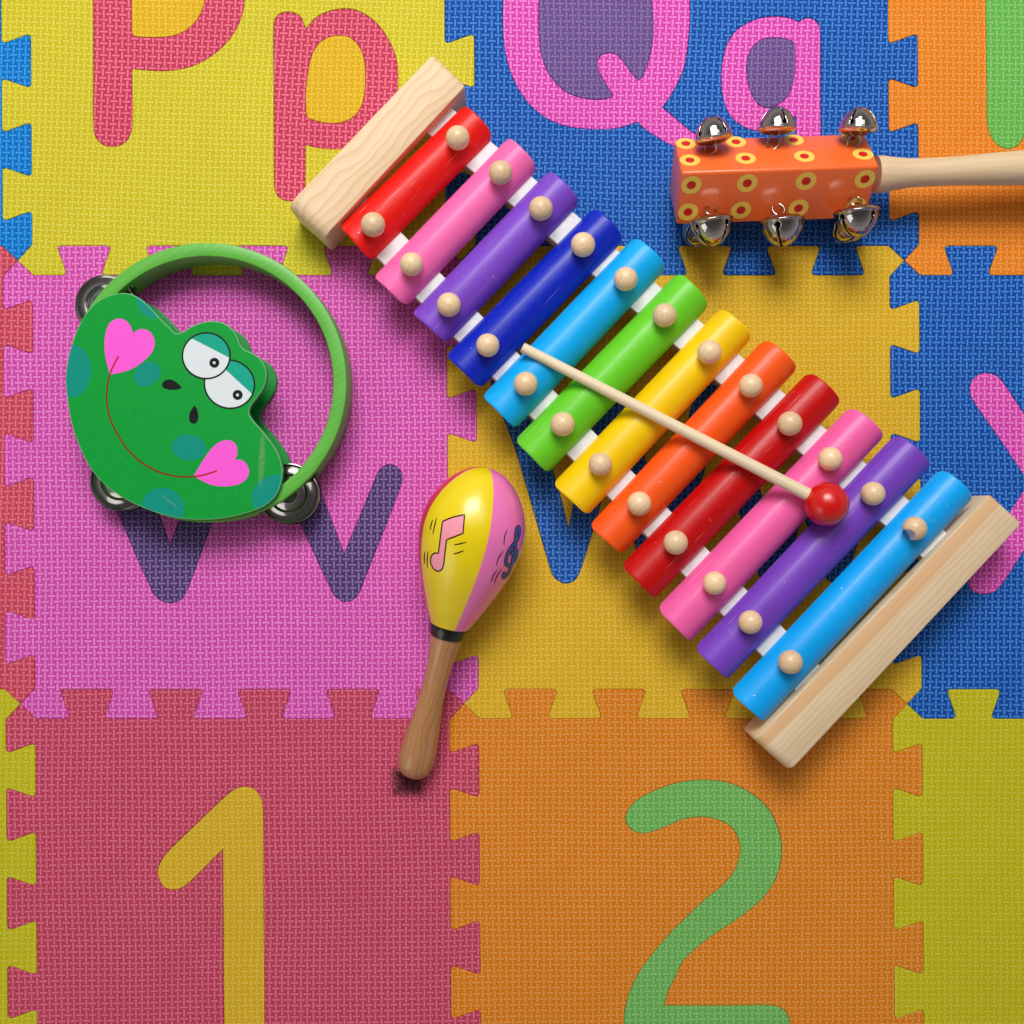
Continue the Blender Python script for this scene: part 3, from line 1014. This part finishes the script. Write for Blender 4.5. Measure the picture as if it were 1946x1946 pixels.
for q in jw:
    c0 = Vector((q.x, q.y, 0))
    pin = bmesh.new()
    pin_o = link_bm('jingle_pin', fix_normals(lathe(pin, c0 + Vector((0, 0, 0.006)), Vector((0, 0, 1)), [(0, 0), (0, .0012), (.0205, .0012), (.0205, 0)], 12)), steel, tam, 40)
    for k, (z, dx, dy) in enumerate(((0.0182, 0, 0), (0.0118, 0.0009, -0.0006))):
        jb = bmesh.new()
        lathe(jb, c0 + Vector((dx, dy, z)), Vector((0.03 * (1 if k else -1), 0.02, 1)), jingle_prof(1 if k == 0 else -1), 64)
        link_bm('jingle', fix_normals(jb), steel, tam, 35)

# ------------------------------------------------------------------ maraca
TL = 1798.0
zA, zB = 0.0400, 0.0096
mA, mB = P(927.2, 889.4, zA), P(782.9, 1477.5, zB)
mdir = (mB - mA); mlen = mdir.length; mdir.normalize()
e1 = Vector((0.971, -0.2385, 0)); e1 = (e1 - mdir * e1.dot(mdir)).normalized()
e2 = e1.cross(mdir)
if e2.z < 0: e2 = -e2
HEAD = [(0, 0), (4, 42), (12, 75), (28, 112), (50, 144), (80, 178), (120, 213), (165, 244), (220, 271), (285, 291), (350, 298), (420, 293), (490, 281), (560, 262), (640, 232), (720, 197), (800, 160), (860, 129), (893, 112)]


def interp(prof, t):
    # smooth (catmull) interpolation of radius
    for i in range(len(prof) - 1):
        if prof[i][0] <= t <= prof[i+1][0]:
            t0, r0 = prof[i]; t1, r1 = prof[i+1]
            f = (t - t0) / (t1 - t0)
            if i == 0: return r0 + (r1 - r0) * math.sqrt(f)
            tm, rm = prof[i-1]; tp, rp = prof[min(i+2, len(prof)-1)]
            s0 = (r1 - rm) / (t1 - tm); s1 = (rp - r0) / max(1e-6, (tp - t0))
            h = t1 - t0
            return r0*(2*f**3 - 3*f**2 + 1) + s0*h*(f**3 - 2*f**2 + f) + r1*(-2*f**3 + 3*f**2) + s1*h*(f**3 - f**2)
    return prof[-1][1]


def mpt(t, th, off=0.0, prof=HEAD):
    z = zA + (zB - zA) * t / TL
    r = interp(prof, t) / 2.972 * S * (1 - z / H) + off
    return mA + mdir * (mlen * t / TL) + (e1 * math.sin(th) + e2 * math.cos(th)) * r


mar_c = P(860, 1080)
mar = thing('maraca', (mar_c.x, mar_c.y, 0), 'maraca with a yellow, pink and red egg-shaped head and brown wooden handle', 'maraca')
bm = bmesh.new()
ts = [0, 2, 6, 12, 20, 30, 42, 56] + list(range(75, 893, 17)) + [893]
NT = 180
prev = None
for t in ts:
    ring = [bm.verts.new(mpt(t, R(2 * k)))for k in range(NT)] if t > 0 else [bm.verts.new(mA)]
    if prev:
        for k in range(NT):
            vs = []
            for x in (prev[k % len(prev)], prev[(k+1) % len(prev)], ring[(k+1) % NT], ring[k]):
                if x not in vs: vs.append(x)
            f = bm.faces.new(vs)
            a = (2 * k + 1 + 180) % 360 - 180
            f.material_index = 0 if -62 < a < 20 else (1 if 20 < a < 108 else (2 if a < -62 and a > -150 else 0))
    prev = ring
fix_normals(bm)


def Z7(X, Y):
    """photo zoom -> (t, theta) on the head"""
    x = ((780 + X / 8.4) - 650) * 2.972 - 824
    y = ((880 + Y / 8.4) - 850) * 2.972 - 117
    t = -0.2385 * x + 0.971 * y
    p = 0.971 * x + 0.2385 * y
    r = interp(HEAD, max(1, min(892, t)))
    q = p / r
    if q > 0.6: q = 0.6 + (q - 0.6) * 0.84
    return t, math.asin(max(-0.985, min(0.97, q)))


def mquad(pts, off, mi):
    vs = [bm.verts.new(mpt(*Z7(*p), off)) for p in pts]
    f = bm.faces.new(vs)
    f.normal_update()
    c_ = f.calc_center_median()
    ax = mA + mdir * (c_ - mA).dot(mdir)
    if f.normal.dot(c_ - ax) < 0: f.normal_flip()
    f.material_index = mi


def ribbon(pts, w, off, mi, closed=False, sub=4, straight=False, taper=False):
    if straight:
        line = []
        m_ = len(pts)
        for i in range(m_ if closed else m_ - 1):
            a, b_ = Vector(pts[i]), Vector(pts[(i+1) % m_])
            k = max(1, int((b_ - a).length / 22))
            line += [a.lerp(b_, j / k) for j in range(k)]
        if not closed: line.append(Vector(pts[-1]))
    else:
        line = catmull(pts, sub, closed)
    n = len(line)
    L_, R_ = [], []
    for i, p in enumerate(line):
        if closed: d = line[(i+1) % n] - line[i-1]
        else: d = line[min(i+1, n-1)] - line[max(i-1, 0)]
        d.normalize()
        ww = w * (0.35 + 0.65 * math.sin(math.pi * (0.08 + 0.84 * i / (n - 1)))) if taper else w
        q = Vector((-d.y, d.x)) * ww / 2
        L_.append(p + q); R_.append(p - q)
    for i in range(n if closed else n - 1):
        k = (i + 1) % n
        mquad([L_[i], L_[k], R_[k], R_[i]], off, mi)


def grid_fill(a, b_, c_, d_, nu, nv, off, mi):
    a, b_, c_, d_ = map(Vector, (a, b_, c_, d_))
    g = lambda s, t: a.lerp(b_, s).lerp(d_.lerp(c_, s), t)
    for i in range(nu):
        for j in range(nv):
            mquad([g(i/nu, j/nv), g((i+1)/nu, j/nv), g((i+1)/nu, (j+1)/nv), g(i/nu, (j+1)/nv)], off, mi)


O1, O2 = 6e-5, 1.4e-4
grid_fill((590, 800), (760, 727), (760, 1020), (660, 1060), 8, 10, O1, 4)
grid_fill((760, 727), (930, 690), (915, 955), (760, 1020), 8, 10, O1, 4)
grid_fill((590, 800), (660, 1060), (612, 1440), (520, 1350), 8, 24, O1, 4)
cx, cy = 503, 1415
for k in range(24):
    for j in range(5):
        def hp(kk, jj):
            t = 2 * math.pi * kk / 24; f = jj / 5
            return (cx + 106 * f * math.cos(t), cy + 138 * f * math.sin(t))
        pts = [hp(k, j), hp(k+1, j), hp(k+1, j+1), hp(k, j+1)]
        if j == 0: pts = [hp(k, 0), hp(k+1, 1), hp(k, 1)]
        mquad(pts, O1 * 0.9, 4)
ribbon([(530, 1275), (590, 800), (680, 757), (760, 727), (850, 705), (932, 690), (915, 955), (660, 1060), (612, 1440), (590, 1510), (545, 1548), (495, 1555), (435, 1518), (398, 1435), (400, 1360), (430, 1302), (478, 1275)], 20, O2, 3, True, straight=True)
for ln_ in ([(425, 795), (402, 865), (390, 945)], [(492, 755), (460, 880), (435, 1005)], [(298, 1285), (288, 1380), (290, 1480)], [(355, 1265), (340, 1390), (340, 1525)], [(775, 1130), (865, 1112), (965, 1086)], [(768, 1270), (850, 1243), (930, 1215)],
            [(1585, 935), (1540, 1040), (1535, 1165)], [(1525, 1255), (1448, 1352), (1415, 1470)], [(1430, 1550), (1365, 1635), (1340, 1730)], [(1505, 1555), (1435, 1650), (1390, 1765)]):
    ribbon(ln_, 19, O2, 3, taper=True)
clef = [(1672, 1352), (1690, 1306), (1730, 1285), (1755, 1320), (1752, 1410), (1712, 1500), (1645, 1525), (1590, 1480), (1582, 1385), (1625, 1270), (1690, 1190), (1755, 1130), (1790, 1050), (1788, 960), (1768, 935), (1746, 975), (1740, 1080), (1732, 1210), (1712, 1360), (1685, 1500), (1655, 1610), (1615, 1690), (1565, 1718), (1545, 1670), (1570, 1612)]
ribbon(clef, 62, 2.2e-4, 3, sub=5)
ribbon(clef, 34, 3.2e-4, 5, sub=5)
link_bm('head', bm, [paint('maraca yellow', rgb(244, 218, 8), 0.3, 0.5, 0.5, 0.2, lines=0.16, angle=256.0, coat_rough=0.2), paint('maraca pink', rgb(250, 124, 196), 0.3, 0.5, 0.5, 0.2, lines=0.16, angle=256.0, coat_rough=0.2), paint('maraca red', rgb(220, 44, 20), 0.3, 0.5, 0.5, 0.2, lines=0.16, angle=256.0, coat_rough=0.2),
                     flat('maraca ink', rgb(34, 14, 22), 0.35), flat('note pink', rgb(252, 160, 176), 0.3), flat('clef blue', rgb(58, 100, 180), 0.35)], mar, 60)


def mprof(seg):
    bm = bmesh.new()
    rings = []
    for t, r in seg:
        z = zA + (zB - zA) * t / TL
        rw = r / 2.972 * S * (1 - z / H)
        c_ = mA + mdir * (mlen * t / TL)
        rings.append((c_, rw))
    prof = [((c_ - mA).length, rw) for c_, rw in rings]
    lathe(bm, mA, mdir, prof, 48)
    return fix_normals(bm)


link_bm('band', mprof([(889, 0), (889, 106), (892, 114), (900, 115), (945, 104), (956, 100), (962, 92), (962, 0)]), paint('black band', rgb(16, 15, 16), 0.28, 0.4, 0.6), mar, 30)
HAND = [(955, 98), (1000, 89), (1042, 82), (1100, 74.5), (1166, 70), (1250, 69), (1353, 74), (1480, 87), (1560, 97), (1640, 105), (1700, 103), (1740, 93), (1768, 76), (1785, 56), (1794, 34), (1798, 0)]
hs = [(955, 0)] + [(t, interp(HAND, t)) for t in [955 + (1798 - 955) * k / 90 for k in range(90)]] + [(1798, 0)]
hs[-2] = (1797, 16)
link_bm('handle', mprof(hs), wood('maraca wood', rgb(182, 130, 84), rgb(134, 88, 52), 256, 0.0036, 0.42, 0.3, coat=0.45, stretch=0.09, knot=4.0, sway=2.5), mar, 60)

# added fibres stand in for a dark shadow patch by the maraca handle
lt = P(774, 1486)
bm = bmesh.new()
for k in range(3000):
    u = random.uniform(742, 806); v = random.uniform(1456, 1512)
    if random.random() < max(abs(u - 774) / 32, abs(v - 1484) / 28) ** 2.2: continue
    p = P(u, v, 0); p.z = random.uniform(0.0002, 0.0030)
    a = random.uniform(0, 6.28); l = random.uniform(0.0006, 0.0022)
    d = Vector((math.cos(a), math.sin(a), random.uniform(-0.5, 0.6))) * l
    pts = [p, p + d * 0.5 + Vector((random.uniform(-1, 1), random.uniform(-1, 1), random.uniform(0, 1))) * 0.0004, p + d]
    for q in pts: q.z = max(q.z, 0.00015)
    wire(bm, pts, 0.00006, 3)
lint = link_bm('shadow_tuft', bm, flat('dark shadow fibres', rgb(66, 54, 52), 0.9, 0.1), None, None, origin=(lt.x, lt.y, 0))  # added fibres standing in for a shadow patch
tag(lint, 'added dark fibres standing in for a shadow patch at the tip of the maraca handle', 'lint')

# ------------------------------------------------------------------ sleigh bell stick
ZRIDGE = 0.0565
ra, rb_ = P(1296, 328, ZRIDGE), P(1672, 315, ZRIDGE)
ux = (rb_ - ra); BL = ux.length; ux.normalize()
uy = Vector((-ux.y, ux.x, 0))
SD = 0.0386
wt = (uy * 0.762 + Vector((0, 0, -0.646))).normalized()     # down the back (top in the picture) face
wf = (uy * -0.646 + Vector((0, 0, -0.762))).normalized()    # down the front face
nt_, nf_ = -wf, -wt
bell_c = P(1475, 345)
sb = thing('sleigh_bells', (bell_c.x, bell_c.y, 0), 'orange spotted wooden sleigh bell stick with silver jingle bells and a natural handle', 'sleigh bells')
orange_p = paint('bell block orange', rgb(255, 112, 48), 0.3, 0.3, 1.2, 0.2, lines=0.22, angle=2.0)
d_yel = flat('dot yellow', rgb(250, 208, 92), 0.35)
d_red = flat('dot red', rgb(214, 36, 30), 0.35)
bm = bmesh.new()
cs = [ra, ra + wt * SD, ra + (wt + wf) * SD, ra + wf * SD]
vs0 = [bm.verts.new(p) for p in cs]
vs1 = [bm.verts.new(p + ux * BL) for p in cs]
bm.faces.new(vs0); bm.faces.new(vs1[::-1])
for k in range(4):
    bm.faces.new((vs0[k], vs1[k], vs1[(k+1) % 4], vs0[(k+1) % 4]))
fix_normals(bm)
bmesh.ops.bevel(bm, geom=list(bm.edges), offset=0.0022, segments=4, profile=0.5, affect='EDGES')


def dot(w, n, u, a, r, lift, mi):
    c_ = ra + ux * u + w * a + n * lift
    v = [bm.verts.new(c_ + ux * (r * math.cos(2*math.pi*k/36)) + w * (r * math.sin(2*math.pi*k/36))) for k in range(36)]
    f = bm.faces.new(v); f.normal_update()
    if f.normal.dot(n) < 0: f.normal_flip()
    f.material_index = mi


px = S * (1 - 0.05 / H)
for w, n, rows in ((wt, nt_, (0.355, 0.86)), (wf, nf_, (0.235, 0.745))):
    for ri, a in enumerate(rows):
        for k in range(4):
            u = (15 + k * 112 - (9 if ri else 0) * (1 if w is wt else 0.4)) * px
            dot(w, n, max(0.0068, u), a * SD, 0.0064, 4e-5, 1)
            dot(w, n, max(0.0068, u), a * SD, 0.0029, 9e-5, 2)
link_bm('block', bm, [orange_p, d_yel, d_red], sb, 30)

# handle
hc0 = P(1664, 332, 0.0305)
pr = [(0, 0.0118), (.004, .0117), (.012, .0104), (.022, .0092), (.034, .0089), (.055, .0092), (.085, .0106), (.115, .0115), (.135, .0118), (.146, .0112), (.151, .0075), (.1525, 0)]
prs = []
for i in range(len(pr) - 1):
    for k in range(6):
        t = pr[i][0] + (pr[i+1][0] - pr[i][0]) * k / 6
        prs.append((t, max(1e-4, interp([(a, b) for a, b in pr], t)) if i else pr[0][1] + (pr[1][1] - pr[0][1]) * k / 6))
prs = [(0, 0)] + prs + [pr[-1]]
hb = bmesh.new()
lathe(hb, hc0, (ux + Vector((0, 0.012, 0.0))), prs, 40)
link_bm('handle', fix_normals(hb), wood('bell handle wood', rgb(226, 198, 160), rgb(198, 164, 124), 2, 0.006, 0.35, 0.48, stretch=0.05, sway=2.0), sb, 60)

chrome = metal('bell chrome', (0.54, 0.50, 0.46, 1), 0.10)
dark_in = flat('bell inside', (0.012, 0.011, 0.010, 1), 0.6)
BR = 0.0135


def bell_bm(c, axis, spin, BR):
    """jingle bell: loop end at the start of axis, cross slit at the far end; c = centre"""
    d, f1, f2 = frame(axis)
    prof = [(0, 0), (.015, .25), (.05, .52), (.11, .78), (.19, .95), (.25, 1.02), (.29, 1.05), (.33, 1.045), (.37, 1.0), (.50, .985), (.68, .94), (.88, .86), (1.08, .74), (1.26, .58), (1.40, .40), (1.48, .20), (1.50, 0)]
    fine = []
    for i in range(len(prof) - 1):
        for k in range(3):
            fine.append((prof[i][0] + (prof[i+1][0] - prof[i][0]) * k / 3, prof[i][1] + (prof[i+1][1] - prof[i][1]) * k / 3))
    fine.append(prof[-1])
    bm = bmesh.new()
    seg = 96
    base = c - d * (0.76 * BR)
    grid = []
    for t, r in fine:
        r_ = max(r, 0.004) * BR
        grid.append([bm.verts.new(base + d * (t * BR) + (f1 * math.cos(2*math.pi*k/seg) + f2 * math.sin(2*math.pi*k/seg)) * r_) for k in range(seg)])
    for i in range(len(grid) - 1):
        tm = (fine[i][0] + fine[i+1][0]) / 2; rm = (fine[i][1] + fine[i+1][1]) / 2
        for k in range(seg):
            ang = 2*math.pi*(k + .5)/seg + spin
            cut = False
            for q in (0, math.pi / 2):
                lat = abs(math.sin(ang - q)) * rm
                if tm > 0.52 and lat < 0.055: cut = True
                if math.hypot(lat, (tm - 0.56)) < 0.13 and rm > 0.3: cut = True
            if not cut:
                bm.faces.new((grid[i][k], grid[i][(k+1) % seg], grid[i+1][(k+1) % seg], grid[i+1][k]))
    bmesh.ops.delete(bm, geom=[v for v in bm.verts if not v.link_faces], context='VERTS')
    fix_normals(bm)
    # near-black ball inside, seen through the slits
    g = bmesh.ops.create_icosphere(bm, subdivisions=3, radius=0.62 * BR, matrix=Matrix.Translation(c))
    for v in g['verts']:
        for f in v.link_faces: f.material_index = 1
    return bm


def add_bell(c, axis, spin, anchor, size=1.0):
    br = BR * size
    d = Vector(axis).normalized()
    o = link_bm('bell', bell_bm(c, d, spin, br), [chrome, dark_in], sb, 50)
    sm_ = o.modifiers.new('shell', 'SOLIDIFY'); sm_.thickness = 0.0006; sm_.offset = -1
    top = c - d * (0.76 * br)
    # open wire eye between the bell and the block
    lb = bmesh.new()
    m_ = (top + anchor) / 2; ld = (anchor - top); ll = max(0.004, ld.length) / 2 + 0.0008; ld.normalize()
    sdv = ld.cross(Vector((0, 0, 1))).normalized()
    pts = []
    for k in range(25):
        t = R(30 + 300 * k / 24)
        pts.append(m_ + ld * (ll * math.cos(t)) + sdv * (0.0036 * math.sin(t)))
    wire(lb, pts, 0.00075, 8)
    link_bm('wire_loop', lb, chrome, o, 60)




def on_face(u, v, w, n, lift):
    """point `lift` above the face whose picture position is (u, v)"""
    lo, hi = -0.02, 0.07
    def pos(a):
        p = ra + w * a + n * lift
        # slide along the block until the picture column matches
        for _ in range(6):
            col = 973 + p.x / (S * (1 - p.z / H))
            p = p + ux * ((u - col) * S * (1 - p.z / H) / ux.x)
        return p
    def row(a):
        p = pos(a)
        return 973 - p.y / (S * (1 - p.z / H))
    inc = row(hi) > row(lo)
    for _ in range(40):
        m_ = (lo + hi) / 2
        if (row(m_) < v) == inc: lo = m_
        else: hi = m_
    return pos(lo)


for (face, u, v, b_, al, an, lean, sp, au, av) in (
        # on the far face
        ('t', 1354, 247, 0.0132, 0.72, 0.80, -0.14, 0.5, 1344, 289),
        ('t', 1477, 229, 0.0132, 0.70, 0.82, 0.03, 0.2, 1465, 282),
        ('t', 1632, 230, 0.0134, 0.70, 0.82, 0.08, 0.9, 1616, 279),
        # on the front face
        ('f', 1353, 438, 0.0134, 0.72, 0.64, 0.12, 0.95, 1352, 394),
        ('f', 1486, 438, 0.0134, 0.72, 0.64, 0.05, 0.45, 1474, 390),
        ('f', 1628, 421, 0.0136, 0.74, 0.66, 0.06, 1.05, 1625, 375)):
    wv, nv = (wt, nt_) if face == 't' else (wf, nf_)
    add_bell(on_face(u, v, wv, nv, b_), wv * al + nv * an + ux * lean, sp, on_face(au, av, wv, nv, 0.0), 0.85 if face == 't' else 1.02)
# bells of the under face, peeking out below the block
for (u, v, z, ax, sp, au, av, az) in (
        (1326, 441, 0.0135, (-0.5, -0.6, -0.1), 0.6, 1340, 400, 0.016),
        (1607, 434, 0.0135, (-0.4, -0.8, -0.1), 0.8, 1618, 398, 0.016)):
    add_bell(P(u, v, z), Vector(ax), sp, P(au, av, az))

# ------------------------------------------------------------------ light, world, camera
w = bpy.data.worlds.new('World')
scene.world = w
w.use_nodes = True
bg = w.node_tree.nodes['Background']
wn = w.node_tree
sp = N(wn, 'ShaderNodeSeparateXYZ')
wn.links.new(N(wn, 'ShaderNodeTexCoord').outputs['Generated'], sp.inputs[0])
room = mixc(wn, smooth(wn, sp.outputs[2], 0.05, 0.85), (0.38, 0.37, 0.365, 1), (0.085, 0.081, 0.079, 1))
wn.links.new(room, bg.inputs[0])
bg.inputs[1].default_value = 1.0


def area(name, loc, target, sx, sy, power, col):
    l = bpy.data.lights.new(name, 'AREA')
    l.shape = 'RECTANGLE'; l.size = sx; l.size_y = sy
    l.energy = power; l.color = col
    o = bpy.data.objects.new(name, l)
    o.location = loc
    o.rotation_euler = (Vector(target) - Vector(loc)).to_track_quat('-Z', 'Y').to_euler()
    COL.objects.link(o)
    return o


area('window_light', (-0.10, 1.17, 1.45), (0, 0, 0), 0.9, 0.7, 27, (1.0, 0.975, 0.94))

area('added_overhead_fill', (0.05, 0.85, 1.75), (0, 0.1, 0), 1.7, 0.9, 8.5, (1.0, 0.99, 0.97))  # unseen panel added for fill and white reflections in the bells

area('added_side_fill', (-1.15, -0.95, 0.95), (0, 0, 0), 0.8, 0.8, 3, (1.0, 0.98, 0.95))  # unseen weak fill added to brighten the bell block's front face

cam = bpy.data.cameras.new('camera')
cam.sensor_width = 36
cam.lens = 36 * H / (1946 * S)
cam.clip_start = 0.01; cam.clip_end = 50
co_ = bpy.data.objects.new('camera', cam)
co_.location = (0, 0, H)
COL.objects.link(co_)
scene.camera = co_

scene.render.engine = 'CYCLES'
scene.cycles.use_denoising = True
scene.cycles.denoiser = 'OPENIMAGEDENOISE'
scene.cycles.denoising_input_passes = 'RGB_ALBEDO_NORMAL'
scene.cycles.sample_clamp_indirect = 4.0
scene.cycles.max_bounces = 8
scene.view_settings.view_transform = 'Standard'
scene.view_settings.look = 'None'
scene.view_settings.exposure = 0
scene.view_settings.gamma = 1
